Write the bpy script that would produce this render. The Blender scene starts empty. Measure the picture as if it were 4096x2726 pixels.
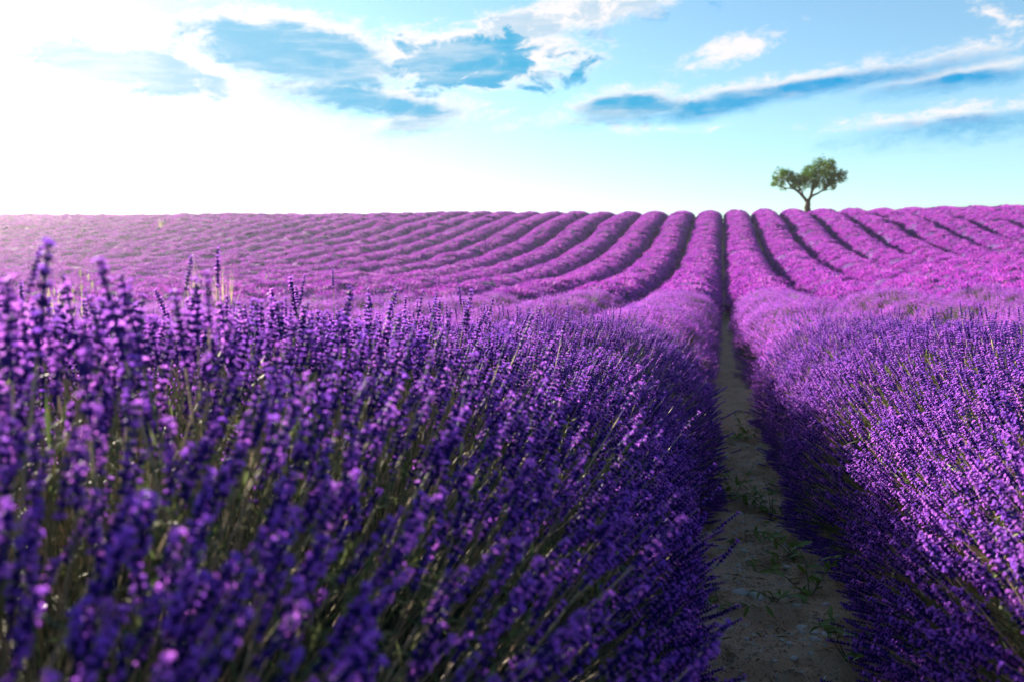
import bpy, math
import numpy as np

R = math.radians
rng = np.random.default_rng(20)

# ------------------------------------------------------------------ camera
scene = bpy.context.scene
col = scene.collection
FPX = 4096 * 28.0 / 36.0            # focal length in photograph pixels
EYE = np.array([-0.13, 0.0, 0.92])
YAW, PITCH = math.atan(828 / FPX), math.atan(313 / FPX)
cam_d = bpy.data.cameras.new('camera')
cam_d.lens, cam_d.sensor_width = 28.0, 36.0
cam_d.clip_start, cam_d.clip_end = 0.02, 20000
cam_d.dof.use_dof = True
cam_d.dof.focus_distance = 2.3
cam_d.dof.aperture_fstop = 4.6
cam = bpy.data.objects.new('camera', cam_d)
cam.location = EYE
cam.rotation_euler = (math.pi / 2 - PITCH, 0, YAW)
col.objects.link(cam)
scene.camera = cam

# ------------------------------------------------------------------ light
SUN_AZ, SUN_EL = 63.0, 17.0          # degrees left of the rows' direction (+Y), above the horizon
EXPOSURE = 2.4
scene.view_settings.view_transform = 'Standard'
scene.view_settings.look = 'None'
scene.view_settings.gamma = 1
scene.view_settings.use_curve_mapping = False
scene.view_settings.exposure = EXPOSURE
cy = scene.cycles
cy.use_denoising = True
cy.max_bounces, cy.diffuse_bounces, cy.glossy_bounces, cy.transmission_bounces = 5, 2, 1, 2
cy.transparent_max_bounces = 8
cy.caustics_reflective = cy.caustics_refractive = False
cy.sample_clamp_indirect = 6.0

sun_d = bpy.data.lights.new('sun', 'SUN')
sun_d.energy, sun_d.angle, sun_d.color = 5.0, R(0.6), (1.0, 0.87, 0.72)
sun = bpy.data.objects.new('sun', sun_d)
sun.rotation_euler = (R(90 - SUN_EL), 0, R(180 + SUN_AZ))
col.objects.link(sun)


class NT:
    """a little arithmetic for shader nodes"""
    def __init__(self, tree):
        self.t = tree
    def new(self, kind, **kw):
        n = self.t.nodes.new(kind)
        for k, v in kw.items():
            setattr(n, k, v)
        return n
    def put(self, sock, v):
        if isinstance(v, (int, float)):
            sock.default_value = v
        elif isinstance(v, (tuple, list)):
            sock.default_value = tuple(v) + ((1.0,) if len(v) == 3 and sock.type == 'RGBA' else ())
        else:
            self.t.links.new(v, sock)
    def m(self, op, a, b=0.0, c=0.0):
        n = self.new('ShaderNodeMath', operation=op)
        for s, v in zip(n.inputs, (a, b, c)):
            self.put(s, v)
        return n.outputs[0]
    def ramp(self, v, lo, hi, a=0.0, b=1.0):
        n = self.new('ShaderNodeMapRange', interpolation_type='SMOOTHSTEP')
        for s, x in zip(n.inputs, (v, lo, hi, a, b)):
            self.put(s, x)
        return n.outputs[0]
    def mix(self, f, a, b, blend='MIX'):
        n = self.new('ShaderNodeMix', data_type='RGBA', blend_type=blend)
        self.put(n.inputs[0], f); self.put(n.inputs[6], a); self.put(n.inputs[7], b)
        return n.outputs[2]
    def noise(self, vec, scale, detail=3.0, rough=0.5, dist=0.0):
        n = self.new('ShaderNodeTexNoise')
        if vec is not None:
            self.put(n.inputs['Vector'], vec)
        n.inputs['Scale'].default_value = scale
        n.inputs['Detail'].default_value = detail
        n.inputs['Roughness'].default_value = rough
        n.inputs['Distortion'].default_value = dist
        return n.outputs['Fac']
    def xyz(self, x, y, z=0.0):
        n = self.new('ShaderNodeCombineXYZ')
        for s, v in zip(n.inputs, (x, y, z)):
            self.put(s, v)
        return n.outputs[0]


def pix_dir(px, py):
    """world direction of a pixel of the photograph"""
    x, y = (px - 2048) / FPX, (1363 - py) / FPX
    cp, sp = math.cos(PITCH), math.sin(PITCH)
    f, u = cp + y * sp, y * cp - sp            # forward, up
    c, s = math.cos(YAW), math.sin(YAW)
    return np.array([x * c - f * s, x * s + f * c, u])


def pix_azel(px, py):
    d = pix_dir(px, py)
    d = d / np.linalg.norm(d)
    return math.degrees(math.atan2(d[0], d[1])), math.degrees(math.asin(d[2]))


def build_world():
    w = bpy.data.worlds.new('World')
    scene.world = w
    w.use_nodes = True
    w.node_tree.nodes.clear()
    t = NT(w.node_tree)
    sky = t.new('ShaderNodeTexSky', sky_type='NISHITA')
    sky.sun_disc = False
    sky.sun_elevation = R(SUN_EL)
    sky.sun_rotation = R(-SUN_AZ)
    sky.altitude = 0
    sky.air_density, sky.dust_density, sky.ozone_density = 1.0, 0.35, 2.2
    K = 0.05
    unit = 1.0 / (K * 2 ** EXPOSURE)              # what displays as 1.0
    tc = t.new('ShaderNodeTexCoord')
    sep = t.new('ShaderNodeSeparateXYZ')
    t.put(sep.inputs[0], tc.outputs['Generated'])
    X, Y, Z = sep.outputs
    az = t.m('MULTIPLY', t.m('ARCTAN2', X, Y), 180 / math.pi)
    el = t.m('MULTIPLY', t.m('ARCSINE', Z), 180 / math.pi)
    base = t.mix(1.0, sky.outputs[0], (0.75, 0.89, 0.88), 'MULTIPLY')
    # wind-drawn clouds: soft bodies bent by noise; thick parts are blue in their own shade, thin parts and fringes shine white
    def centred(v, amp):
        return t.m('MULTIPLY', t.m('SUBTRACT', v, 0.5), amp)
    q0 = t.xyz(t.m('MULTIPLY', az, 0.6), el, 0.0)
    q1 = t.xyz(t.m('MULTIPLY', az, 0.6), el, 9.0)
    q2 = t.xyz(t.m('MULTIPLY', az, 0.45), t.m('ADD', el, t.m('MULTIPLY', az, -0.06)), 21.0)
    waz = t.m('ADD', az, centred(t.noise(q0, 0.33, 4.0, 0.55), 4.0))
    wel = t.m('ADD', el, centred(t.noise(q1, 0.33, 4.0, 0.55), 1.5))
    puff = centred(t.noise(q2, 0.8, 7.0, 0.66, 0.5), 3.4)
    halo = t.m('MULTIPLY', centred(t.noise(q2, 0.21, 4.0, 0.55), 3.6), t.ramp(az, -26, -4, 1.0, 0.12))
    fluff = centred(t.noise(q2, 2.6, 5.0, 0.7, 0.6), 1.6)
    streak = t.noise(t.xyz(t.m('MULTIPLY', az, 0.16), t.m('ADD', el, t.m('MULTIPLY', az, -0.05)), 33.0), 0.9, 5.0, 0.6)
    S = 4096 / 2356.0
    # x, y, half length, half height (in pixels of the preview), slope, darkness of the thick middle
    BODIES = [(290, 150, 260, 58, 6, .75, 1.0, .3, .1), (690, 122, 255, 72, 6, .95, .8, .3, .2), (1090, 140, 240, 66, 0, 1.0, 1.9, .3, .1), (850, 232, 205, 34, 4, 1.0, .4, .2, .2),
              (975, 276, 70, 18, -14, .8, .5, .1, .2), (190, 215, 190, 22, 4, .6, .6, .3, .1), (330, 285, 130, 8, 0, .55, .3, .2, .1), (150, 315, 140, 8, 2, .5, .3, .2, .1),
              (1300, 42, 290, 40, -12, .5, 2.4, .1, .0), (1660, 130, 120, 26, -12, .0, 1.3, -.1, 0), (2290, 32, 60, 8, 25, .0, 1.0, -.1, 0), (1490, 305, 55, 7, 0, .0, .6, -.2, 0),
              (1450, 246, 125, 34, -2, 1.0, .22, .10, .12), (1780, 214, 470, 24, -5.5, 1.0, .16, .0, .12), (2200, 180, 170, 17, -3, 1.0, .10, .0, .14), (2215, 268, 145, 10, -2, .9, .12, .02, .12)]
    dens, belly = None, None
    for (x, y, a, b, slope, wgt, rag, fringe, fill) in BODIES:
        a0, e0 = pix_azel(x * S, y * S)
        a1, _ = pix_azel((x + a) * S, y * S)
        _, e1 = pix_azel(x * S, (y - b) * S)
        ra, re = abs(a1 - a0), abs(e1 - e0)
        tn = -math.tan(R(slope)) * (re / ra) / (b / a)
        da = t.m('SUBTRACT', waz, a0)
        de = t.m('SUBTRACT', t.m('SUBTRACT', wel, e0), t.m('MULTIPLY', da, tn))
        u, v = t.m('MULTIPLY', da, 1 / ra), t.m('MULTIPLY', de, 1 / re)
        r = t.m('SQRT', t.m('ADD', t.m('MULTIPLY', u, u), t.m('MULTIPLY', v, v)))
        d = t.m('MULTIPLY', t.m('SUBTRACT', 1.0, r), re)              # degrees inside the edge
        bd = t.m('SUBTRACT', t.m('ADD', d, fill), t.m('MULTIPLY', v, 0.2))   # the shaded side hangs low
        bd = t.m('MULTIPLY', t.ramp(t.m('ADD', bd, t.m('ADD', t.m('MULTIPLY', puff, rag), t.m('MULTIPLY', fluff, 0.3))), -0.12, 0.25 + 0.55 * min(1.0, 0.4 + rag)), wgt)
        dw = t.m('ADD', t.m('ADD', d, fringe), t.m('MULTIPLY', t.m('MINIMUM', t.m('MAXIMUM', v, -1.0), 1.2), 0.2))   # the bright fringe stands high
        dw = t.m('ADD', dw, t.m('MULTIPLY', puff, min(0.8, 0.35 + 0.5 * rag)))
        dens = dw if dens is None else t.m('MAXIMUM', dens, dw)
        belly = bd if belly is None else t.m('MAXIMUM', belly, bd)
    cover = t.ramp(t.m('ADD', t.m('ADD', dens, fluff), t.m('MULTIPLY', halo, 0.4)), -0.45, 0.55)
    white = tuple(unit * c for c in (1.06, 1.0, 0.985))
    blue = t.mix(t.ramp(az, -46, -8), tuple(unit * c for c in (0.18, 0.58, 0.86)), tuple(unit * c for c in (0.04, 0.46, 0.78)))
    blue = t.mix(t.ramp(az, -10, 8), blue, tuple(unit * c for c in (0.0, 0.38, 0.78)))
    out = t.mix(t.m('MULTIPLY', cover, 0.92), base, white)
    out = t.mix(t.m('MULTIPLY', belly, t.m('MULTIPLY', t.ramp(puff, -0.9, 0.4, 0.8, 1.0), t.ramp(streak, 0.34, 0.56, 0.62, 1.0))), out, blue)
    bg = t.new('ShaderNodeBackground')
    t.put(bg.inputs[0], out)
    bg.inputs[1].default_value = K
    o = t.new('ShaderNodeOutputWorld')
    w.node_tree.links.new(bg.outputs[0], o.inputs[0])


build_world()


# ------------------------------------------------------------------ materials
def material(name):
    m = bpy.data.materials.new(name)
    m.use_nodes = True
    m.node_tree.nodes.clear()
    return m, NT(m.node_tree)


def leafy(name, c0, c1, c2=None, trans=0.35, rough=0.6, spec=0.25, patch=0.0, patch_col=None, tcol=None):
    """thin plant tissue: colour varies from plant to plant, some light passes through"""
    m, t = material(name)
    info = t.new('ShaderNodeObjectInfo')
    geo = t.new('ShaderNodeNewGeometry')
    c = t.mix(info.outputs['Random'], c0, c1)
    n = t.noise(geo.outputs['Position'], 60.0, 2.0)
    if c2:
        c = t.mix(t.ramp(n, 0.5, 0.75), c, c2)
    if patch_col:
        p = t.noise(geo.outputs['Position'], 0.9, 4.0, 0.6)
        c = t.mix(t.m('MULTIPLY', t.ramp(p, 0.48, 0.72), patch), c, patch_col)
    b = t.new('ShaderNodeBsdfPrincipled')
    t.put(b.inputs['Base Color'], c)
    b.inputs['Roughness'].default_value = rough
    b.inputs['Specular IOR Level'].default_value = spec
    tr = t.new('ShaderNodeBsdfTranslucent')
    t.put(tr.inputs[0], t.mix(0.5, c, tcol) if tcol else c)
    mx = t.new('ShaderNodeMixShader')
    mx.inputs[0].default_value = trans
    t.t.links.new(b.outputs[0], mx.inputs[1]); t.t.links.new(tr.outputs[0], mx.inputs[2])
    o = t.new('ShaderNodeOutputMaterial')
    t.t.links.new(mx.outputs[0], o.inputs[0])
    return m


def solid(name, build, rough=0.9, spec=0.2, bump=None):
    m, t = material(name)
    geo = t.new('ShaderNodeNewGeometry')
    b = t.new('ShaderNodeBsdfPrincipled')
    t.put(b.inputs['Base Color'], build(t, geo.outputs['Position']))
    b.inputs['Roughness'].default_value = rough
    b.inputs['Specular IOR Level'].default_value = spec
    if bump:
        h, dist = bump(t, geo.outputs['Position'])
        bn = t.new('ShaderNodeBump')
        bn.inputs['Strength'].default_value = 0.8
        bn.inputs['Distance'].default_value = dist
        t.put(bn.inputs['Height'], h)
        t.t.links.new(bn.outputs[0], b.inputs['Normal'])
    o = t.new('ShaderNodeOutputMaterial')
    t.t.links.new(b.outputs[0], o.inputs[0])
    return m


M_STEM = leafy('lavender stem', (0.13, 0.15, 0.06), (0.52, 0.38, 0.25), (0.08, 0.12, 0.04), trans=0.1, rough=0.5)
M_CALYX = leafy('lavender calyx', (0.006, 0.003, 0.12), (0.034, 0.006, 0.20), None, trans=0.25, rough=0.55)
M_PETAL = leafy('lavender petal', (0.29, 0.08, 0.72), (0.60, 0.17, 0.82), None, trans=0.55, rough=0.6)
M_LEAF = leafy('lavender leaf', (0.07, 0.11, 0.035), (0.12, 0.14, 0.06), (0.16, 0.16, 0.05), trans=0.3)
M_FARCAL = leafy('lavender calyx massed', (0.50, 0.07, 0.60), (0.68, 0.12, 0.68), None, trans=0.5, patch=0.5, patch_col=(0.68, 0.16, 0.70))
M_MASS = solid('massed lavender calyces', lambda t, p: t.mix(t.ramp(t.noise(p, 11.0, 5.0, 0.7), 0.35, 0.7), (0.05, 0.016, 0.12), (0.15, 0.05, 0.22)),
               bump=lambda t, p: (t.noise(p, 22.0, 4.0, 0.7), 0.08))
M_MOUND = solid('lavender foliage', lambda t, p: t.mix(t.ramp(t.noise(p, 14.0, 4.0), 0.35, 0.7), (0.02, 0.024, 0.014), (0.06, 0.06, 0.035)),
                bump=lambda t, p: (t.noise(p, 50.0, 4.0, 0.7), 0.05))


def soil_color(t, p):
    a = t.mix(t.ramp(t.noise(p, 6.0, 6.0, 0.65), 0.3, 0.7), (0.55, 0.34, 0.20), (0.70, 0.48, 0.31))
    a = t.mix(t.ramp(t.noise(p, 55.0, 4.0, 0.6), 0.55, 0.72), a, (0.56, 0.44, 0.32))
    a = t.mix(t.ramp(t.noise(p, 140.0, 2.0, 0.6), 0.58, 0.7), a, (0.12, 0.075, 0.045))
    # beyond the rows, fields of stubble
    return a


M_SOIL = solid('dry stony soil', soil_color, rough=0.95, bump=lambda t, p: (t.m('ADD', t.noise(p, 45.0, 6.0, 0.7), t.m('MULTIPLY', t.noise(p, 160.0, 3.0), 0.4)), 0.03))
M_STONE = solid('pale limestone', lambda t, p: t.mix(t.noise(p, 40.0, 4.0), (0.36, 0.33, 0.28), (0.60, 0.57, 0.52)), rough=0.8,
                bump=lambda t, p: (t.noise(p, 90.0, 4.0), 0.004))
M_WEED = leafy('weed leaf', (0.11, 0.18, 0.02), (0.17, 0.24, 0.025), (0.22, 0.26, 0.03), trans=0.4, rough=0.45, spec=0.4)
M_WSTEM = leafy('weed stem', (0.14, 0.13, 0.06), (0.20, 0.15, 0.08), None, trans=0.1)
M_DRY = leafy('dry grass', (0.42, 0.38, 0.16), (0.34, 0.38, 0.13), (0.5, 0.42, 0.24), trans=0.4)
M_SEED = leafy('pale flower head', (0.62, 0.52, 0.45), (0.7, 0.6, 0.58), None, trans=0.4)
M_BARK = solid('tree bark', lambda t, p: t.mix(t.noise(p, 9.0, 5.0), (0.02, 0.014, 0.01), (0.06, 0.045, 0.03)), bump=lambda t, p: (t.noise(p, 18.0, 4.0), 0.03))
M_CROWN = leafy('tree leaf', (0.020, 0.080, 0.0003), (0.046, 0.118, 0.0003), None, trans=0.5, spec=0.0, rough=0.9, patch=0.9, patch_col=(0.12, 0.13, 0.001))


# ------------------------------------------------------------------ helpers
def link(o, parent=None):
    col.objects.link(o)
    if parent is not None:
        o.parent = parent
    return o


def tag(o, label=None, cat=None, group=None, kind=None):
    for k, v in (('label', label), ('category', cat), ('group', group), ('kind', kind)):
        if v:
            o[k] = v
    return o


def mesh_np(name, V, F, mats, mi=None, smooth=False):
    """F: list of index tuples, or an (n, k) array"""
    me = bpy.data.meshes.new(name)
    me.from_pydata([tuple(v) for v in V], [], [tuple(int(i) for i in f) for f in F])
    for m in mats:
        me.materials.append(m)
    if mi is not None:
        me.polygons.foreach_set('material_index', np.asarray(mi, dtype=np.int32))
    if smooth:
        me.polygons.foreach_set('use_smooth', np.ones(len(me.polygons), dtype=bool))
    me.update()
    return me


def obj(name, me, parent=None, loc=None):
    o = bpy.data.objects.new(name, me)
    if loc is not None:
        o.location = loc
    return link(o, parent)


class Geo:
    def __init__(self):
        self.V, self.F, self.M = [], [], []
    def add(self, V, F, m):
        k = len(self.V)
        self.V.extend([tuple(v) for v in V])
        self.F.extend([tuple(i + k for i in f) for f in F])
        self.M.extend([m] * len(F))
    def tube(self, pts, radii, n, m, cap=False):
        pts = [np.asarray(p, float) for p in pts]
        V, F = [], []
        for i, (p, r) in enumerate(zip(pts, radii)):
            d = pts[min(i + 1, len(pts) - 1)] - pts[max(i - 1, 0)]
            d = d / (np.linalg.norm(d) + 1e-9)
            a = np.cross(d, (0, 1, 0) if abs(d[1]) < 0.9 else (1, 0, 0)); a /= np.linalg.norm(a)
            b = np.cross(d, a)
            for k in range(n):
                w = 2 * math.pi * k / n
                V.append(p + r * (math.cos(w) * a + math.sin(w) * b))
        for i in range(len(pts) - 1):
            for k in range(n):
                F.append((i * n + k, i * n + (k + 1) % n, (i + 1) * n + (k + 1) % n, (i + 1) * n + k))
        if cap:
            F.append(tuple((len(pts) - 1) * n + k for k in range(n)))
        self.add(V, F, m)
    def mesh(self, name, mats, smooth=False):
        return mesh_np(name, self.V, self.F, mats, self.M, smooth)
    def joined(self, other):
        g = Geo()
        for s in (self, other):
            k = len(g.V)
            g.V += s.V
            g.F += [tuple(i + k for i in f) for f in s.F]
            g.M += s.M
        return g


def pchip(xk, yk):
    xk, yk = np.asarray(xk, float), np.asarray(yk, float)
    h, d = np.diff(xk), np.diff(yk) / np.diff(xk)
    mk = np.zeros_like(xk)
    for i in range(1, len(xk) - 1):
        if d[i - 1] * d[i] > 0:
            w1, w2 = 2 * h[i] + h[i - 1], h[i] + 2 * h[i - 1]
            mk[i] = (w1 + w2) / (w1 / d[i - 1] + w2 / d[i])
    mk[0], mk[-1] = d[0], d[-1]
    def f(x):
        x = np.clip(np.asarray(x, float), xk[0], xk[-1])
        i = np.clip(np.searchsorted(xk, x) - 1, 0, len(h) - 1)
        s = (x - xk[i]) / h[i]
        return ((1 + 2 * s) * (1 - s) ** 2 * yk[i] + s * (1 - s) ** 2 * h[i] * mk[i]
                + s * s * (3 - 2 * s) * yk[i + 1] + s * s * (s - 1) * h[i] * mk[i + 1])
    return f


TOP = 0.84                              # height of the flower tips above the soil
_prof = pchip([-60, -5, 0, 1, 2.3, 4.4, 8.2, 13.4, 22, 27, 33, 40, 50, 58, 64, 75, 100, 200, 20000],
              [.3, .1, -.05, -.085, -.18, -.33, -.46, -.50, -.34, -.14, .30, 1.12, 2.75, 3.58, 3.35, 2.0, -1, -6, -6])


def ground(x, y):
    x, y = np.asarray(x, float), np.asarray(y, float)
    z = _prof(y) - TOP + EYE[2]
    s = np.clip(x / 22.0, 0, 1)
    z = z + 0.08 * s * s * (3 - 2 * s) * np.clip(y / 58.0, 0, 1) ** 2 + 0.62 * np.clip(-x / 60, 0, 1) * np.clip(y / 58.0, 0, 1) ** 2
    z = z + 0.02 * np.clip(x, -6, 6) * np.clip((y - 2) / 5, 0, 1) * np.clip((36 - y) / 14, 0, 1)
    z = z + 0.05 * np.sin(x * 0.31 + 1.0) * np.sin(y * 0.23) * np.clip(y / 20, 0, 1)
    return z


def on_ground(px, py):
    """where the ray through a photograph pixel meets the soil"""
    d = pix_dir(px, py)
    s = 0.3
    while s < 120:
        p = EYE + d * s
        if p[2] < ground(p[0], p[1]) - 0.012:
            return np.array([p[0], p[1], soil(p[0], p[1])])
        s += 0.004 + s * 0.002
    return EYE + d * 60


# ------------------------------------------------------------------ ground
_rr = np.random.default_rng(5)
_waves = [(_rr.normal(0, 30), _rr.normal(0, 55), _rr.uniform(0, 6.28)) for _ in range(60)]


def relief(x, y):
    """clods and ruts of the trodden furrow"""
    x, y = np.asarray(x, float), np.asarray(y, float)
    bump = np.zeros_like(x)
    for fx, fy, a in _waves:
        bump = bump + np.sin(fx * x + fy * y + a) * 0.35 / math.hypot(fx, fy + 8)
    fine = (np.abs(x) < 0.6) & (y > 0.5) & (y < 10)
    return np.where(fine, np.clip(bump, -0.03, 0.03) * 0.7 - 0.02 * np.exp(-(x / 0.16) ** 2), 0)


def soil(x, y):
    return float(ground(x, y) + relief(x, y))


def build_ground():
    xs = np.unique(np.concatenate([[-3000, -1200, -500, -250, -150], np.arange(-100, -3, 1.5), np.arange(-3, -0.5, 0.15), np.arange(-0.5, 0.5, 0.016),
                                   np.arange(0.5, 3, 0.15), np.arange(3, 40, 1.5), [60, 150, 400, 1200, 3000]]))
    ys = np.unique(np.concatenate([[-60, -30, -10, -3], np.arange(-1, 1.5, 0.25), np.arange(1.5, 5, 0.022), np.arange(5, 9, 0.06), np.arange(9, 16, 0.25),
                                   np.arange(16, 90, 1.0), [110, 140, 200, 400, 900, 2500, 8000]]))
    X, Y = np.meshgrid(xs, ys)
    Z = ground(X, Y)
    Z = Z + relief(X, Y)
    ny, nx = X.shape
    V = np.stack([X, Y, Z], -1).reshape(-1, 3)
    i = (np.arange(ny - 1)[:, None] * nx + np.arange(nx - 1)[None, :]).ravel()
    F = np.stack([i, i + 1, i + nx + 1, i + nx], -1)
    o = obj('ground', mesh_np('ground', V, F, [M_SOIL], smooth=True))
    tag(o, 'dry stony brown soil under the lavender rows, bare in the furrow', None, None, 'structure')
    return o


build_ground()


# ------------------------------------------------------------------ lavender
def dirv(a, tilt):
    return np.array([math.sin(tilt) * math.cos(a), math.sin(tilt) * math.sin(a), math.cos(tilt)])


def basis(d):
    a = np.cross(d, (0, 0, 1.0))
    if np.linalg.norm(a) < 1e-4:
        a = np.array([1.0, 0, 0])
    a /= np.linalg.norm(a)
    return a, np.cross(d, a)


def bud(g, p, d, length, width, m):
    a, b = basis(d)
    q = p + d * length * 0.62
    V = [p, q + a * width, q + b * width, q - a * width, q - b * width, p + d * length]
    g.add(V, [(0, 2, 1), (0, 3, 2), (0, 4, 3), (0, 1, 4), (5, 1, 2), (5, 2, 3), (5, 3, 4), (5, 4, 1)], m)


def floret(g, r, p, d, size, m, n=4):
    a, b = basis(d)
    s = r.uniform(0, 6.28)
    for k in range(n):
        w = s + k * 2 * math.pi / n
        o1 = math.cos(w) * a + math.sin(w) * b
        o2 = -math.sin(w) * a + math.cos(w) * b
        L = size * r.uniform(0.8, 1.15)
        mid = p + o1 * L * 0.6 + d * L * 0.35
        g.add([p, mid + o2 * L * 0.42, p + o1 * L + d * L * r.uniform(0.1, 0.5), mid - o2 * L * 0.42], [(0, 1, 2, 3)], m)


def make_stem(r, top, length, rad, n=4, segs=4):
    g = Geo()
    bx, by = r.normal(0, 0.02, 2)
    pts, rr = [], []
    for i in range(segs + 1):
        u = i / segs
        pts.append((bx * u * u, by * u * u, top - (length + top) * u))
        rr.append(rad * (0.75 + 0.5 * u))
    g.tube(pts, rr, n, 0)
    return g


def make_spike(r):
    """one flower head, tip at the origin, pointing up: whorls of dark calyces with open florets"""
    g = Geo()
    L = r.uniform(0.044, 0.066)
    n = int(r.integers(7, 10))
    zs = [-L + L * 0.93 * (i / (n - 1)) ** 0.92 for i in range(n)]
    if r.random() < 0.6:
        zs = [-L - r.uniform(0.008, 0.018)] + zs
    for i, z in enumerate(zs):
        u = (z + L) / L
        fat = 0.95 if u < 0 else 1.05 - 0.45 * max(0, u) ** 2
        k = int(r.integers(6, 9)) if u < 0.85 else 5
        ph = r.uniform(0, 6.28)
        for j in range(k):
            a = ph + 2 * math.pi * j / k + r.normal(0, 0.15)
            tilt = R(r.uniform(24, 52)) * (1 - 0.45 * max(0, u) ** 2)
            d = dirv(a, tilt)
            p = np.array([math.cos(a) * 0.0012, math.sin(a) * 0.0012, z + r.normal(0, 0.0008)])
            ln = r.uniform(0.0052, 0.0068) * fat
            bud(g, p, d, ln, 0.0014 * fat, 1)
            if r.random() < (0.36 if u < 0.86 else 0.75):
                floret(g, r, p + d * ln * 0.9, d, r.uniform(0.0024, 0.0038), 2)
    g.tube([(0, 0, -L - 0.01), (0, 0, -0.002)], [0.0016, 0.0009], 4, 1)
    return g, -L - 0.01


def make_spike_mid(r, g, tip, d, sc):
    a, b = basis(d)
    L = r.uniform(0.045, 0.066) * sc
    n = 5
    for i in range(n):
        u = i / (n - 1)
        p = tip - d * L * (1 - u * 0.9)
        ph = r.uniform(0, 6.28)
        for j in range(3):
            w = ph + j * 2.094
            o = math.cos(w) * a + math.sin(w) * b
            e = d * 0.76 + o * 0.64
            side = np.cross(e, d)
            ln = 0.0100 * sc * (1.05 - 0.35 * u)
            g.add([p, p + e * ln * 0.7 + side * 0.0036, p + e * ln, p + e * ln * 0.7 - side * 0.0036], [(0, 1, 2), (0, 2, 3)], 3 if r.random() < 0.5 else 1)
            if r.random() < 0.38:
                q = p + e * ln * 0.95
                f = r.normal(0, 1, 3); f /= np.linalg.norm(f)
                h = np.cross(f, e); h /= np.linalg.norm(h) + 1e-6
                s = 0.0040 * sc
                g.add([q - f * s, q + h * s * .8, q + f * s, q - h * s * .8], [(0, 1, 2, 3)], 2)
    g.tube([tip - d * (L + 0.20), tip - d * L * 0.5], [0.0012, 0.0011], 3, 4)


def make_spike_far(r, g, tip, d, odd=None):
    a, b = basis(d)
    L = r.uniform(0.05, 0.078)
    w = r.uniform(0.0075, 0.010)
    m = tip - d * L * 0.55
    V = [tip, m + a * w, m + b * w, m - a * w, m - b * w, tip - d * (L + 0.05)]
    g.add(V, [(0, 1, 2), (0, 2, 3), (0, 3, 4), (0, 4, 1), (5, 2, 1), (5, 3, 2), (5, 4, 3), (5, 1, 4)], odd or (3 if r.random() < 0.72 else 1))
    for k in range(5):
        q = tip - d * L * r.uniform(0.0, 0.8)
        f = r.normal(0, 1, 3); f /= np.linalg.norm(f)
        h = np.cross(f, d); h /= np.linalg.norm(h) + 1e-6
        q = q + h * w * 0.9
        s = 0.0070
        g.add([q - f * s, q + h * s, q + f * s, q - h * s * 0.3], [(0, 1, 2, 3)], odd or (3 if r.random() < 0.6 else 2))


N_HI, N_MID, N_FAR, N_LEAF = 14, 6, 6, 3
PROTO = []
HI = []
r0 = np.random.default_rng(77)
for i in range(N_HI):
    sp, zb = make_spike(r0)
    st = make_stem(r0, zb + 0.003, 0.50, 0.0012)
    HI.append((st.mesh('flower_stalk', [M_STEM], True), sp.mesh('flower_spike', [M_STEM, M_CALYX, M_PETAL])))
    PROTO.append(st.joined(sp))
for i in range(N_MID):
    g = Geo()
    for k in range(21):
        x, y = r0.uniform(-0.085, 0.085, 2)
        d = np.array([x * 0.9 + r0.normal(0, .09), y * 0.9 + r0.normal(0, .09), 1.0]); d /= np.linalg.norm(d)
        make_spike_mid(r0, g, np.array([x, y, -abs(r0.normal(0, 0.035)) + (0.045 if r0.random() < .08 else 0)]), d, 1.0)
    PROTO.append(g)
for i in range(N_FAR):
    g = Geo()
    for k in range(52):
        x, y = r0.uniform(-0.18, 0.18, 2)
        d = np.array([x * 0.5 + r0.normal(0, .1), y * 0.5 + r0.normal(0, .1), 1.0]); d /= np.linalg.norm(d)
        make_spike_far(r0, g, np.array([x, y, -abs(r0.normal(0, 0.024)) - 0.5 * (x * x + y * y) + (r0.uniform(.02, .06) if r0.random() < .1 else 0)]), d, 5 if r0.random() < .03 else None)
    PROTO.append(g)
for i in range(N_LEAF):
    g = Geo()
    for k in range(11):
        a, tl = r0.uniform(0, 6.28), R(r0.uniform(5, 70))
        d = dirv(a, tl)
        s, _ = basis(d)
        p = np.array([r0.normal(0, .008), r0.normal(0, .008), r0.uniform(-.03, .03)])
        L, w = r0.uniform(0.035, 0.06), r0.uniform(0.0016, 0.0026)
        q = p + d * L * 0.55
        g.add([p, q + s * w, p + d * L + np.array([0, 0, -.006]), q - s * w], [(0, 1, 2, 3)], 4)
    PROTO.append(g)
ROW_MATS = [M_STEM, M_CALYX, M_PETAL, M_FARCAL, M_LEAF, M_DRY]


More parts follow.
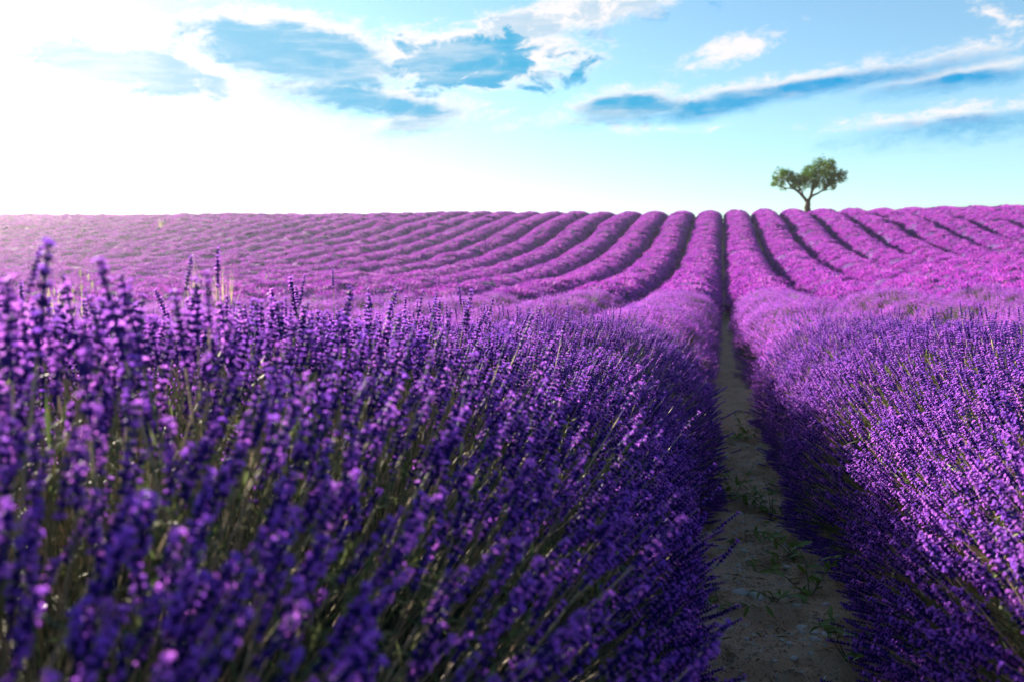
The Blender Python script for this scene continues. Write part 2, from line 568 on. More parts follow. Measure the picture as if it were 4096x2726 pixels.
def scatter_group(protos):
    """node group: the loose points of a mesh carry pick / rot / size and receive the mesh's own islands tagged pid"""
    ng = bpy.data.node_groups.new('scatter_stalks', 'GeometryNodeTree')
    ng.interface.new_socket('Geometry', in_out='INPUT', socket_type='NodeSocketGeometry')
    ng.interface.new_socket('Geometry', in_out='OUTPUT', socket_type='NodeSocketGeometry')
    N, Lk = ng.nodes, ng.links
    gi, go = N.new('NodeGroupInput'), N.new('NodeGroupOutput')
    def attr(name, dt):
        n = N.new('GeometryNodeInputNamedAttribute')
        n.data_type = dt
        n.inputs['Name'].default_value = name
        return n.outputs['Attribute']
    pid, pick, rot, size = attr('pid', 'INT'), attr('pick', 'INT'), attr('rot', 'FLOAT_VECTOR'), attr('size', 'FLOAT')
    er = N.new('FunctionNodeEulerToRotation')
    Lk.new(rot, er.inputs[0])
    join = N.new('GeometryNodeJoinGeometry')
    for i in protos:
        def eq(src):
            c = N.new('FunctionNodeCompare')
            c.data_type, c.operation = 'INT', 'EQUAL'
            ins = [s for s in c.inputs if s.enabled]
            Lk.new(src, ins[0]); ins[1].default_value = i
            return c.outputs[0]
        s = N.new('GeometryNodeSeparateGeometry'); s.domain = 'POINT'
        Lk.new(gi.outputs[0], s.inputs[0]); Lk.new(eq(pid), s.inputs[1])
        p = N.new('GeometryNodeInstanceOnPoints')
        Lk.new(gi.outputs[0], p.inputs['Points'])
        Lk.new(eq(pick), p.inputs['Selection'])
        Lk.new(s.outputs[0], p.inputs['Instance'])
        Lk.new(er.outputs[0], p.inputs['Rotation'])
        Lk.new(size, p.inputs['Scale'])
        Lk.new(p.outputs[0], join.inputs[0])
    Lk.new(join.outputs[0], go.inputs[0])
    return ng


GROUPS = {}


def scatter(name, P, D, pick, size, parent, rr):
    """one object of many stalks: points P, directions D, which prototype, size"""
    used = tuple(sorted(set(int(i) for i in pick)))
    if used not in GROUPS:
        GROUPS[used] = scatter_group(used)
    V, F, M, pid = [], [], [], []
    for i in used:
        g = PROTO[i]
        k = len(V)
        V += g.V; F += [tuple(j + k for j in f) for f in g.F]; M += g.M; pid += [i] * len(g.V)
    npv = len(V)
    allV = np.concatenate([np.array(V), P]) if npv else P
    me = bpy.data.meshes.new(name)
    me.from_pydata(allV.tolist(), [], F)
    for m in ROW_MATS:
        me.materials.append(m)
    me.polygons.foreach_set('material_index', np.asarray(M, dtype=np.int32))
    n = len(allV)
    def put(nm, kind, field, arr):
        a = me.attributes.new(nm, kind, 'POINT')
        a.data.foreach_set(field, np.ascontiguousarray(arr).ravel())
    put('pid', 'INT', 'value', np.concatenate([np.array(pid, np.int32), np.full(len(P), -1, np.int32)]))
    put('pick', 'INT', 'value', np.concatenate([np.full(npv, -1, np.int32), np.asarray(pick, np.int32)]))
    put('rot', 'FLOAT_VECTOR', 'vector', np.concatenate([np.zeros((npv, 3)), eulers(D, rr)]).astype(np.float32))
    put('size', 'FLOAT', 'value', np.concatenate([np.ones(npv), size]).astype(np.float32))
    me.update()
    o = obj(name, me, parent)
    o['kind'] = 'stuff'
    md = o.modifiers.new('stalks', 'NODES')
    md.node_group = GROUPS[used]
    return o


def eulers(D, rr):
    """rotation that turns +Z to D with a random spin"""
    D = D / np.linalg.norm(D, axis=1, keepdims=True)
    az, t = np.arctan2(D[:, 1], D[:, 0]), np.arccos(np.clip(D[:, 2], -1, 1))
    s = rr.uniform(0, 2 * math.pi, len(D))
    ca, sa, ct, st, cs, ss = np.cos(az), np.sin(az), np.cos(t), np.sin(t), np.cos(s), np.sin(s)
    R00, R10, R20 = ca * ct * cs - sa * ss, sa * ct * cs + ca * ss, -st * cs
    R21, R22 = st * ss, ct
    return np.stack([np.arctan2(R21, R22), -np.arcsin(np.clip(R20, -1, 1)), np.arctan2(R10, R00)], -1)


SPACING = 1.8
HALF_W, Z0 = 0.73, 0.07
ARC = 2.05                                  # length of the dome's outline
Y_END = 63.0
view_fwd = np.array([-math.sin(YAW), math.cos(YAW)])
view_rgt = np.array([math.cos(YAW), math.sin(YAW)])


def in_view(x, y, margin=7.0):
    dx, dy = x - EYE[0], y - EYE[1]
    f, s = dx * view_fwd[0] + dy * view_fwd[1], dx * view_rgt[0] + dy * view_rgt[1]
    ang = np.degrees(np.arctan2(np.abs(s), f))
    return (ang < 32.8 + margin) | ((np.hypot(dx, dy) < 5.0) & (dy > -1.2))


ORD = ['', 'first', 'second', 'third', 'fourth', 'fifth', 'sixth', 'seventh', 'eighth', 'ninth', 'tenth', 'eleventh', 'twelfth', 'thirteenth',
       'fourteenth', 'fifteenth', 'sixteenth', 'seventeenth', 'eighteenth', 'nineteenth', 'twentieth'] + \
      ['twenty-' + s for s in ('first', 'second', 'third', 'fourth', 'fifth', 'sixth', 'seventh', 'eighth', 'ninth')] + ['thirtieth'] + \
      ['thirty-' + s for s in ('first', 'second', 'third', 'fourth', 'fifth', 'sixth', 'seventh', 'eighth', 'ninth')]


class Row:
    """plants stand every 0.7 m and have grown together into one hedge-like row"""
    def __init__(self, k):
        self.k = k
        self.x = (abs(k) - 0.5) * SPACING * (1 if k > 0 else -1)
        self.r = np.random.default_rng(1000 + k)
        r = self.r
        self.step = 0.7
        n = 110
        far = min(1.0, max(0.0, (-k - 6) / 8.0))
        self.s = 1 + r.normal(0, 0.042 + 0.03 * far, n)
        gone = r.random(n) < 0.035 * far + 0.003
        self.s[gone] *= r.uniform(0.45, 0.75, gone.sum())
        if abs(k) <= 2:
            self.s = np.clip(self.s, 0.94, 1.07)
        self.dx = r.normal(0, 0.03, n)
        self.off = r.uniform(0, 0.7)
    def scale(self, y):
        q = (np.asarray(y) + 6 + self.off) / self.step
        i = np.clip(np.floor(q).astype(int), 0, len(self.s) - 2)
        f = q - i
        w = f * f * (3 - 2 * f)
        s = self.s[i] * (1 - w) + self.s[i + 1] * w
        return s * (1 - 0.06 * (1 - np.abs(2 * f - 1)) ** 2 * (np.asarray(y) > 4)), self.dx[i] * (1 - w) + self.dx[i + 1] * w
    def dome(self, y, phi, depth=0.0):
        """tip position and stalk direction at a place along the row and an angle off the vertical"""
        s, dx = self.scale(y)
        sp, cp = np.sin(phi), np.maximum(np.cos(phi), 0)
        x = self.x + dx + HALF_W * (1 + 0.11 * np.clip((y - 3.0) / 8, 0, 1)) * sp * s
        h = Z0 + (TOP - Z0) * cp ** 0.62 * s
        g = ground(x, y)
        bx = self.x + dx + 0.13 * sp
        D = np.stack([x - bx, np.zeros_like(x), h - 0.06 + 0.06 * np.abs(sp)], -1)
        return np.stack([x, y, g + h], -1), D


def choose(r, lo, n, count):
    return lo + r.integers(0, n, count)


rows = {}
near_stalks = {}
for k in [i for i in range(-38, 13) if i != 0]:
    row = Row(k)
    r = row.r
    ys = np.arange(-1.2, Y_END, 0.25)
    vis = in_view(np.full_like(ys, row.x), ys)
    if not vis.any():
        continue
    y0, y1 = float(ys[vis].min()), Y_END
    # ---- the leafy heart of the row
    n_a = 15 if abs(k) <= 3 else 9
    yl = np.arange(y0 - 0.4, y1 + 0.3, 0.14 if abs(k) <= 3 else 0.35)
    V, nn = [], 2 * n_a + 1
    for j in range(nn):
        phi = (j - n_a) / n_a * R(100)
        P, _ = row.dome(yl, np.full_like(yl, phi))
        cx = row.x + row.scale(yl)[1]
        gz = ground(cx, yl)
        f = np.where(np.hypot(cx - EYE[0], yl) < 9, 0.60, np.where(np.hypot(cx - EYE[0], yl) < 17, 0.72, 0.89)) + 0.05 * np.sin(yl * 9 + j * 1.7 + k) * np.sin(yl * 4.1 - j)
        P[:, 0] = cx + (P[:, 0] - cx) * f
        P[:, 2] = np.where(abs(j - n_a) == n_a, ground(P[:, 0], yl) - 0.05, gz + (P[:, 2] - gz) * f)
        V.append(P)
    V = np.stack(V, 1).reshape(-1, 3)
    i = (np.arange(len(yl) - 1)[:, None] * nn + np.arange(nn - 1)[None, :]).ravel()
    F = np.stack([i, i + 1, i + nn + 1, i + nn], -1)
    root = bpy.data.objects.new('lavender_row', None)
    root.empty_display_size = 0.3
    base = np.array([row.x, y0, float(ground(row.x, y0))])
    root.location = base
    link(root)
    rows[k] = root
    dq = np.hypot(row.x - EYE[0], 0.5 * (yl[:-1] + yl[1:]))
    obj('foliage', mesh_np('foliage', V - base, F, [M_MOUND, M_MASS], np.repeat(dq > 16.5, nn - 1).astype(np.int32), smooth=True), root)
    # ---- stalks close by, one by one
    def region(d0, d1, per_m):
        ln = y1 - y0
        n = int(per_m * ln)
        y = r.uniform(y0, y1, n)
        dist = np.hypot(row.x - EYE[0], y)
        ok = (dist >= d0) & (dist < d1) & in_view(np.full(n, row.x), y)
        return y[ok]
    parts_P, parts_D, parts_i, parts_s = [], [], [], []
    if abs(row.x) < 6.2:
        y = region(0, 6.2, 1400 * ARC)
        phi = np.arcsin(r.uniform(-1, 1, len(y)) * 0.25 + 0) * 0 + r.uniform(-1, 1, len(y)) * R(99)
        P, D = row.dome(y, phi)
        D = D / np.linalg.norm(D, axis=1, keepdims=True)
        D = D + np.stack([r.normal(0, .13, len(y)), r.normal(0, .20, len(y)), r.normal(0, .08, len(y)) + 0.05], -1)
        D /= np.linalg.norm(D, axis=1, keepdims=True)
        dep = -np.abs(r.normal(0, 0.055, len(y))) + np.where(r.random(len(y)) < 0.07, r.uniform(0.02, 0.10, len(y)), 0.0)
        P = P + D * dep[:, None]
        g = ground(P[:, 0], P[:, 1])
        P[:, 2] = np.maximum(P[:, 2], g + 0.07)
        dist = np.linalg.norm(P - EYE, axis=1)
        ok = dist > 0.42
        P, D, dist = P[ok], D[ok], dist[ok]
        pick = choose(r, 0, N_HI, len(P))
        size = np.clip(r.normal(0.88, 0.12, len(P)), 0.62, 1.25)
        # the largest ones in the picture are parts of their own
        if abs(k) == 1:
            rel = P - EYE
            f = rel[:, 0] * view_fwd[0] * math.cos(PITCH) + rel[:, 1] * view_fwd[1] * math.cos(PITCH) - rel[:, 2] * math.sin(PITCH)
            sx = (rel[:, 0] * view_rgt[0] + rel[:, 1] * view_rgt[1]) / np.maximum(f, 1e-3)
            up = (rel[:, 2] + f * math.sin(PITCH)) / np.maximum(f, 1e-3)
            seen = (f > 0.2) & (np.abs(sx) < 0.64) & (up > -0.45) & (up < 0.4)
            # the outer skin only, on the side turned to the camera or the top
            order = np.argsort(np.where(seen, dist, 1e9))[:300]
            order = order[seen[order]]
            near_stalks[k] = (P[order], D[order], pick[order], size[order])
            keep = np.ones(len(P), bool); keep[order] = False
            if k == -1:
                TALL = [(195, 965, .62), (395, 1030, .66), (480, 1100, .72), (30, 1120, .60), (265, 1140, .8), (90, 1215, .75), (575, 1180, .9), (700, 1170, .74),
                        (785, 1125, .85), (1045, 1205, 1.15), (1085, 1192, 1.2), (1405, 1155, 1.1), (1475, 1182, 1.3), (1562, 1212, 1.25), (880, 1215, 1.0), (1215, 1222, 1.25),
                        (330, 1290, .55), (1620, 1240, 1.7), (1790, 1255, 2.1)]
                tp = np.array([EYE + pix_dir(a, b) * c for a, b, c in TALL])
                td = np.stack([r.normal(0.0, .12, len(TALL)), r.normal(0, .10, len(TALL)), np.ones(len(TALL))], -1)
                m = len(TALL)
                near_stalks[k] = (np.concatenate([tp, near_stalks[k][0][:300 - m]]), np.concatenate([td, near_stalks[k][1][:300 - m]]),
                                  np.concatenate([r.integers(0, N_HI, m), near_stalks[k][2][:300 - m]]), np.concatenate([r.uniform(1.05, 1.3, m), near_stalks[k][3][:300 - m]]))
                keep[order[300 - m:]] = True
            P, D, pick, size = P[keep], D[keep], pick[keep], size[keep]
        parts_P.append(P); parts_D.append(D); parts_i.append(pick); parts_s.append(size)
        # grey-green leaves among the stems
        y = region(0, 5.0, 760)
        phi = r.uniform(-1, 1, len(y)) * R(100)
        P, D = row.dome(y, phi)
        D = D / np.linalg.norm(D, axis=1, keepdims=True)
        P = P - D * r.uniform(0.12, 0.34, len(y))[:, None]
        P[:, 2] = np.maximum(P[:, 2], ground(P[:, 0], P[:, 1]) + 0.03)
        D = D + r.normal(0, 0.3, D.shape); D[:, 2] += 0.3
        if len(P):
            scatter('leaves', P - base, D, choose(r, N_HI + N_MID + N_FAR, N_LEAF, len(P)), r.uniform(0.8, 1.5, len(P)), root, r)
    # ---- farther off, small tufts, then larger ones
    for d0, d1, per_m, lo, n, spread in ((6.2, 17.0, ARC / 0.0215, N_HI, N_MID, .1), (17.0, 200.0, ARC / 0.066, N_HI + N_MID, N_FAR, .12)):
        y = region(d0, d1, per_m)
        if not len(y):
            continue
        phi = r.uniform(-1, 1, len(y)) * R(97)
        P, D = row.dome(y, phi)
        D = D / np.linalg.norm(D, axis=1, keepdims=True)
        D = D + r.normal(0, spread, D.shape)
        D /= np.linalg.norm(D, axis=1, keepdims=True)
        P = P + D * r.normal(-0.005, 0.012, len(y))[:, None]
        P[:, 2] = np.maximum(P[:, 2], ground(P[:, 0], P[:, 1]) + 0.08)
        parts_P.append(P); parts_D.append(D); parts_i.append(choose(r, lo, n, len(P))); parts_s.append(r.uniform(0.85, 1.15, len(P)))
    scatter('flower_stalks', np.concatenate(parts_P) - base, np.concatenate(parts_D), np.concatenate(parts_i), np.concatenate(parts_s), root, r)

kl, kr = min(rows), max(rows)
for k, root in rows.items():
    if k == -1:
        lab = 'large nearest lavender row filling the left foreground, beside the dirt furrow'
    elif k == 1:
        lab = 'nearest lavender row on the right side of the dirt furrow'
    elif k == 4:
        lab = 'fourth lavender row right of the dirt furrow, running up towards the tree'
    else:
        lab = '%s lavender row %s of the dirt furrow, counted along the hill crest' % (ORD[abs(k)], 'left' if k < 0 else 'right')
    tag(root, lab, 'lavender row', 'parallel lavender rows running up the hill', 'thing')
    if k in near_stalks:
        P, D, pick, size = near_stalks[k]
        E = eulers(D, np.random.default_rng(3 + k))
        for p, e, i, s in zip(P, E, pick, size):
            st = bpy.data.objects.new('flower_stalk', HI[int(i)][0])
            st.location = p - np.array(root.location)
            st.rotation_euler = e
            st.scale = (s, s, s)
            link(st, root)
            link(bpy.data.objects.new('flower_spike', HI[int(i)][1]), st)


# ------------------------------------------------------------------ tree on the crest
def build_tree():
    r = np.random.default_rng(14)
    d = pix_dir(3231, 838)
    Yt = 62.5
    s = (Yt - EYE[1]) / d[1]
    foot = EYE + d * s                                 # where the trunk leaves the crest line
    depth = s
    px = depth / FPX / 2.24                            # metres per pixel of the enlarged crop
    gz = float(ground(foot[0], foot[1]))
    base = np.array([foot[0], foot[1], gz])
    rt = np.array([view_rgt[0], view_rgt[1], 0])
    fw = np.array([view_fwd[0], view_fwd[1], 0])
    def at(cx, cy, f=0.0):
        return rt * (cx - 1190) * px + np.array([0, 0, (650 - cy) * px * 0.93 + foot[2] - gz]) + fw * f
    root = bpy.data.objects.new('tree', None)
    root.location = base
    link(root)
    tag(root, 'lone green tree with forked trunk standing on the hill crest', 'tree', None, 'thing')
    g = Geo()
    tips = []
    def limb(pts, r0_, r1_, n=7):
        P = [np.asarray(p, float) for p in pts]
        Q = []
        for i in range(len(P) - 1):
            for u in (0, 0.5):
                Q.append(P[i] * (1 - u) + P[i + 1] * u + (r.normal(0, 0.02, 3) if u else 0))
        Q.append(P[-1])
        g.tube(Q, np.linspace(r0_, r1_, len(Q)), n, 0, True)
        return Q
    def twigs(Q, n, reach, rad, level=0):
        for _ in range(n):
            i = int(r.integers(len(Q) // 2, len(Q)))
            p = Q[i]
            v = r.normal(0, 1, 3); v[2] = abs(v[2]) * 0.6 + 0.1
            v = v / np.linalg.norm(v) * reach * r.uniform(0.5, 1.1)
            q = limb([p, p + v * 0.5 + r.normal(0, 0.05, 3), p + v], rad, rad * 0.4, 5)
            tips.append(q[-1])
            if level < 1:
                twigs(q, 3, reach * 0.6, rad * 0.55, level + 1)
    trunk = limb([(0, 0, -0.2), at(1191, 660), at(1190, 610), at(1188, 575)], 0.26, 0.17, 9)
    left = limb([at(1188, 580), at(1160, 545), at(1110, 490), at(1055, 455, -.1), at(1000, 400, -.2), at(950, 330, 0)], 0.13, 0.035)
    limb([at(1055, 455, -.1), at(1000, 445, .3), at(930, 420, .2), at(870, 410, .1)], 0.055, 0.02)
    l2 = limb([at(1110, 490), at(1085, 430, -.5), at(1080, 370, -.9)], 0.07, 0.03)
    l3 = limb([at(1150, 530), at(1130, 440, .5), at(1120, 370, .8)], 0.06, 0.03)
    right = limb([at(1190, 580), at(1208, 540), at(1225, 480, .1), at(1240, 400, .1), at(1270, 300, 0), at(1290, 230, -.1)], 0.145, 0.03)
    r2 = limb([at(1212, 535), at(1265, 500, -.2), at(1330, 450, -.5), at(1400, 380, -.7), at(1440, 330, -.6)], 0.085, 0.03)
    r3 = limb([at(1225, 480), at(1290, 400, .7), at(1350, 300, .9), at(1370, 240, .6)], 0.07, 0.03)
    r4 = limb([at(1300, 475, -.3), at(1370, 460, .1), at(1440, 455, .2)], 0.04, 0.015)
    for Q, n, reach in ((left, 5, .5), (l2, 4, .5), (l3, 4, .5), (right, 7, .5), (r2, 7, .5), (r3, 7, .45), (r4, 2, .3)):
        twigs(Q, n, reach, 0.025)
    obj('trunk', g.mesh('trunk', [M_BARK], True), root)
    # crown: leaf clumps inside the two lobes of the outline
    LOBES = [(965, 330, 100, 60, .9), (905, 412, 52, 26, .45), (1010, 410, 95, 62, .9), (1110, 370, 80, 62, 1.2), (950, 290, 60, 32, .5),
             (1285, 300, 140, 95, 1.7), (1360, 250, 62, 78, 1.0), (1200, 290, 55, 65, 1.0), (1400, 360, 110, 72, 1.3), (1300, 400, 130, 65, 1.3),
             (1440, 350, 72, 52, .8), (1210, 400, 60, 50, 1.0), (1265, 215, 34, 42, .4), (1370, 205, 30, 30, .4), (1400, 440, 60, 28, .5), (1180, 345, 60, 60, 1.2)]
    wts = np.array([a * b for (_, _, a, b, _) in LOBES], float); wts /= wts.sum()
    V, F = [], []
    def leaf_clump(c, rad, n):
        for _ in range(n):
            p = c + r.normal(0, rad * 0.55, 3)
            a = r.normal(0, 1, 3); a /= np.linalg.norm(a)
            b = np.cross(a, r.normal(0, 1, 3)); b /= np.linalg.norm(b) + 1e-6
            L, w = r.uniform(0.04, 0.085), r.uniform(0.018, 0.036)
            k = len(V)
            V.extend([p - a * L, p + b * w, p + a * L, p - b * w])
            F.append((k, k + 1, k + 2, k + 3))
    for _ in range(400):
        cx, cy_, a, b, dp = LOBES[int(r.choice(len(LOBES), p=wts))]
        v = r.normal(0, 1, 3); v /= np.linalg.norm(v)
        v *= r.uniform(0.25, 1.0) ** 0.5
        c = at(cx + v[0] * a, cy_ - v[2] * b, v[1] * dp)
        leaf_clump(c, r.uniform(0.10, 0.23), int(r.integers(20, 46)))
    for tpt in tips:
        if r.random() < 0.6:
            leaf_clump(tpt, 0.15, 16)
    o = obj('crown', mesh_np('crown', V, F, [M_CROWN]), root)
    o['kind'] = 'stuff'


build_tree()


# ------------------------------------------------------------------ weeds, stones and litter in the furrow
def leaf_mesh(name, L, w, curl, mat):
    V, F = [], []
    n = 5
    for i in range(n + 1):
        u = i / n
        h = w * math.sin(math.pi * min(1, u * 0.92 + 0.06)) ** 0.8
        z = curl * u * u * L
        V += [(-h, u * L, z + h * 0.35), (0, u * L, z), (h, u * L, z + h * 0.35)]
    for i in range(n):
        a = i * 3
        F += [(a, a + 1, a + 4, a + 3), (a + 1, a + 2, a + 5, a + 4)]
    return mesh_np(name, V, F, [mat], smooth=True)


WEED_LEAVES = [leaf_mesh('leaf', 1.0, 0.17, c, M_WEED) for c in (-0.55, -0.25, 0.1)]


def weed(px, py, label, n_shoots, height, leaf_len, spread, seed, n_leaf=(6, 11)):
    r = np.random.default_rng(seed)
    p = on_ground(px, py)
    root = bpy.data.objects.new('weed', None)
    root.location = p
    link(root)
    tag(root, label, 'weed', 'green weeds along the dirt furrow', 'thing')
    for s in range(int(n_shoots * 1.15)):
        a = r.uniform(0, 6.28)
        tilt = r.uniform(0.25, 1.15) * spread
        g = Geo()
        pts, d = [np.array([0, 0, -0.01])], dirv(a, tilt)
        for i in range(5):
            d = d + np.array([r.normal(0, .12), r.normal(0, .12), -0.05 - 0.06 * i * spread]); d /= np.linalg.norm(d)
            q = pts[-1] + d * height * r.uniform(0.16, 0.25)
            q[2] = max(q[2], 0.008)
            pts.append(q)
        g.tube(pts, np.linspace(0.0022, 0.0009, len(pts)), 5, 0)
        obj('stem', g.mesh('stem', [M_WSTEM], True), root)
        for j in range(int(r.integers(*n_leaf))):
            u = r.uniform(0.8, 4.99)
            i = int(u)
            c = pts[i] * (1 - u + i) + pts[min(i + 1, 5)] * (u - i)
            lf = obj('leaf', WEED_LEAVES[int(r.integers(3))], root, c)
            sc = leaf_len * r.uniform(0.45, 0.95)
            lf.scale = (sc * r.uniform(0.8, 1.3), sc, sc)
            lf.rotation_euler = (R(r.uniform(-25, 45)), R(r.uniform(-30, 30)), r.uniform(0, 6.28))


weed(2985, 1765, 'bushy weed farthest up the dirt furrow, at its right edge', 6, .22, .07, .9, 1)
weed(2850, 1850, 'grey-green weed hidden against the left lavender row, far up the furrow', 5, .20, .08, .9, 2)
weed(2925, 2010, 'bright green leafy weed reaching from the left across the middle of the furrow', 7, .22, .065, 1.0, 3)
weed(3085, 2075, 'leafy weed on the right of the furrow beside the bright green one', 7, .20, .06, 1.0, 4)
weed(2930, 2190, 'tiny weed sprig standing alone at the left of the furrow', 3, .07, .035, .8, 5, (3, 5))
weed(3190, 2260, 'trailing weed with drooping leaves under the right lavender row', 5, .20, .055, 1.1, 6)
weed(3240, 2420, 'dark weed with long hanging leaves at the right edge of the furrow', 5, .20, .06, 1.0, 7)
weed(2880, 2440, 'dark green weed at the foot of the left lavender row', 5, .14, .06, .9, 8)
weed(3395, 2690, 'small weed sprig nearest the camera, right of the furrow', 4, .13, .05, .9, 9)
weed(3100, 2430, 'flat withered weed lying in the middle of the furrow', 3, .08, .035, 1.3, 10, (3, 5))


def stone_mesh(r, name='stone'):
    V, F = [], []
    n = 9
    rad = 0.5 * (1 + r.normal(0, 0.16, n))
    for z, s in ((-0.5, 0.82), (0.05, 1.0), (0.36, 0.78), (0.5, 0.40)):
        for i in range(n):
            w = 2 * math.pi * i / n
            V.append((rad[i] * s * math.cos(w), rad[i] * s * math.sin(w) * 0.7, z + r.normal(0, 0.04)))
    for j in range(3):
        for i in range(n):
            F.append((j * n + i, j * n + (i + 1) % n, (j + 1) * n + (i + 1) % n, (j + 1) * n + i))
    F.append(tuple(3 * n + i for i in range(n)))
    return mesh_np(name, V, F, [M_STONE], smooth=False)


rs = np.random.default_rng(31)
STONES = [stone_mesh(rs) for _ in range(7)]
BIG = [(2962, 2388, 74, 'long flat pale stone at the left side of the furrow'),
       (3028, 2405, 70, 'flat pale stone just right of the long one on the left side of the furrow'),
       (3145, 2295, 34, 'pale stone lying high on the right side of the furrow near a trailing weed'),
       (3188, 2450, 40, 'pale stone beside the withered weed on the furrow floor'),
       (3212, 2505, 50, 'flat stone half sunk in soil at the right of the furrow'),
       (3312, 2562, 58, 'larger pale stone in the right-hand group near the bottom'),
       (3258, 2566, 44, 'smaller pale stone in the right-hand group, left of the larger one'),
       (3262, 2598, 46, 'pale stone in the right-hand group, lowest of the three'),
       (3252, 2678, 50, 'pale flat stone near the bottom edge, below the group of three'),
       (3365, 2520, 34, 'small stone under the edge of the right lavender row'),
       (3490, 2640, 44, 'stone nearest the right lavender row beside the last weed sprig'),
       (2985, 2705, 56, 'flat stone at the very bottom left of the furrow')]


def stone(px, py, wpx, label, flat=0.34):
    p = on_ground(px, py)
    o = obj('stone', STONES[int(rs.integers(len(STONES)))], None, p + np.array([0, 0, 0.002]))
    dist = np.linalg.norm(p - EYE)
    w = wpx / FPX * dist
    o.scale = (w, w * rs.uniform(0.8, 1.1), w * flat * rs.uniform(0.8, 1.2))
    o.rotation_euler = (rs.normal(0, .12), rs.normal(0, .12), rs.uniform(-0.7, 0.7))
    tag(o, label, 'stone', 'pale stones in the dirt furrow', 'thing')


for a in BIG:
    stone(*a)
for i in range(90):
    y = rs.uniform(1.8, 5.5)
    x = rs.normal(0.03, 0.085)
    o = obj('stone', STONES[int(rs.integers(len(STONES)))], None, (x, y, soil(x, y) + 0.001))
    w = rs.uniform(0.010, 0.034)
    o.scale = (w, w, w * 0.5)
    o.rotation_euler = (rs.normal(0, .2), rs.normal(0, .2), rs.uniform(0, 6.28))
    tag(o, 'small pale pebble scattered on the furrow soil', 'pebble', 'small pebbles on the furrow soil', 'thing')

# grit and withered bits that nobody could count
V, F, MI = [], [], []
for i in range(7000):
    y = rs.uniform(1.6, 7.0)
    x = rs.normal(0.0, 0.12)
    z = soil(x, y) + rs.normal(0, 0.0015)
    w = rs.uniform(0.0025, 0.008)
    k = len(V)
    q = rs.normal(0, 0.25, (6, 3)) * w
    c = np.array([x, y, z])
    for v, e in zip(((1, 0, 0), (0, 1, 0), (-1, 0, 0), (0, -1, 0), (0, 0, .7), (0, 0, -.7)), q):
        V.append(c + np.array(v) * w + e)
    for f in ((0, 1, 4), (1, 2, 4), (2, 3, 4), (3, 0, 4)):
        F.append(tuple(k + j for j in f)); MI.append(0 if i % 4 == 0 else 2)
for i in range(420):
    y = rs.uniform(1.7, 6.5)
    x = rs.normal(0.0, 0.16)
    z = soil(x, y) + 0.003
    a = rs.uniform(0, 6.28)
    L, w = rs.uniform(0.008, 0.03), rs.uniform(0.0008, 0.003)
    d, s = np.array([math.cos(a), math.sin(a), rs.normal(0, .15)]), np.array([-math.sin(a), math.cos(a), rs.normal(0, .3)])
    c = np.array([x, y, z]); k = len(V)
    V.extend([c - d * L, c + s * w + (0, 0, .003), c + d * L, c - s * w])
    F.append((k, k + 1, k + 2, k + 3)); MI.append(1)
tag(obj('furrow_litter', mesh_np('furrow_litter', V, F, [M_STONE, M_WSTEM, M_SOIL], MI)), 'loose grit and withered bits on the furrow soil', 'litter', None, 'stuff')


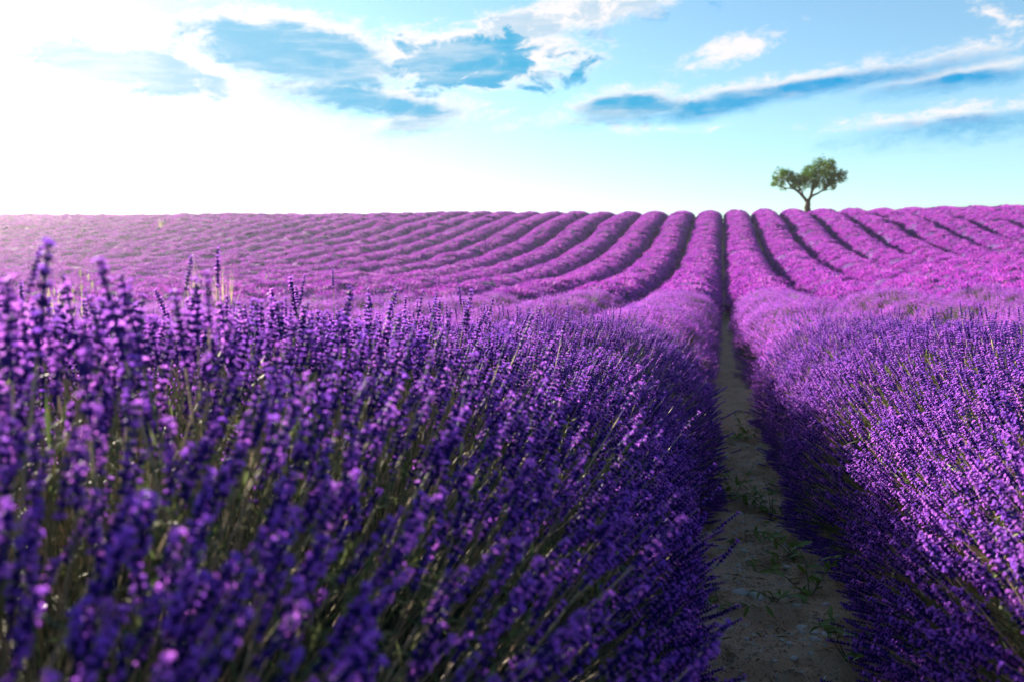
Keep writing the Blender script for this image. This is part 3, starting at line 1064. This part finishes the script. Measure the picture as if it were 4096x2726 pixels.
# ------------------------------------------------------------------ pale grasses standing among the far rows on the left
def grass_clump(px, py, dist, hpx, label, seed, n=60, heads=8):
    r = np.random.default_rng(seed)
    d = pix_dir(px, py); d = d / np.linalg.norm(d)
    p = EYE + d * dist
    top = p[2]
    base = np.array([p[0], p[1], float(ground(p[0], p[1]))])
    h = max(0.25, top - base[2])
    root = bpy.data.objects.new('grass_clump', None)
    root.location = base
    link(root)
    tag(root, label, 'grass clump', 'pale wild grass among the lavender rows', 'thing')
    V, F = [], []
    hv, hf = [], []
    for i in range(n):
        a = r.uniform(0, 6.28)
        t = abs(r.normal(0, 0.22))
        dd = dirv(a, t)
        L = h * r.uniform(0.6, 1.05)
        s = np.array([-math.sin(a), math.cos(a), 0]) * 0.006
        b = np.array([r.normal(0, .07), r.normal(0, .07), 0])
        k = len(V)
        V.extend([b - s, b + s, b + dd * L * 0.6 + s * .8, b + dd * L * 0.6 - s * .8, b + dd * L + np.array([math.cos(a), math.sin(a), 0]) * 0.05])
        F.extend([(k, k + 1, k + 2, k + 3), (k + 3, k + 2, k + 4)])
        if i < heads:
            g = Geo()
            bud(g, b + dd * L * 0.95, dd, 0.09, 0.016, 0)
            k = len(hv); hv.extend(g.V); hf.extend([tuple(j + k for j in f) for f in g.F])
    o = obj('blades', mesh_np('blades', V, F, [M_DRY]), root); o['kind'] = 'stuff'
    if heads:
        o = obj('seed_heads', mesh_np('seed_heads', hv, hf, [M_SEED]), root); o['kind'] = 'stuff'


grass_clump(235, 1045, 9.5, 0, 'pale yellow-green grass clump leftmost among the near left rows', 1, 26, 4)
grass_clump(330, 1085, 8.5, 0, 'pale grass clump with whitish heads just right of the leftmost clump', 2, 14, 9)
grass_clump(880, 1035, 14.0, 0, 'yellow-green grass clump in the middle of the left field', 3, 40, 3)
grass_clump(770, 1030, 15.5, 0, 'small grass clump beside the larger one in the left field', 4, 18, 2)
grass_clump(640, 862, 60.0, 0, 'tan grass clump on the far left part of the hill crest', 5, 40, 14)


# ------------------------------------------------------------------ the evening air, bright towards the sun
def build_haze():
    x0, x1, y0, y1, z0, z1 = -140.0, 60.0, -12.0, 110.0, -9.0, 8.8
    V = [(x, y, z) for z in (z0, z1) for y in (y0, y1) for x in (x0, x1)]
    F = [(0, 2, 3, 1), (4, 5, 7, 6), (0, 1, 5, 4), (2, 6, 7, 3), (0, 4, 6, 2), (1, 3, 7, 5)]
    m, t = material('evening air')
    v = t.new('ShaderNodeVolumePrincipled')
    v.inputs['Color'].default_value = (1.0, 0.93, 0.95, 1)
    v.inputs['Density'].default_value = 0.0006
    v.inputs['Anisotropy'].default_value = 0.7
    o = t.new('ShaderNodeOutputMaterial')
    t.t.links.new(v.outputs[0], o.inputs['Volume'])
    tag(obj('haze', mesh_np('haze', V, F, [m])), 'thin bright evening haze over the whole field', 'haze', None, 'stuff')


build_haze()
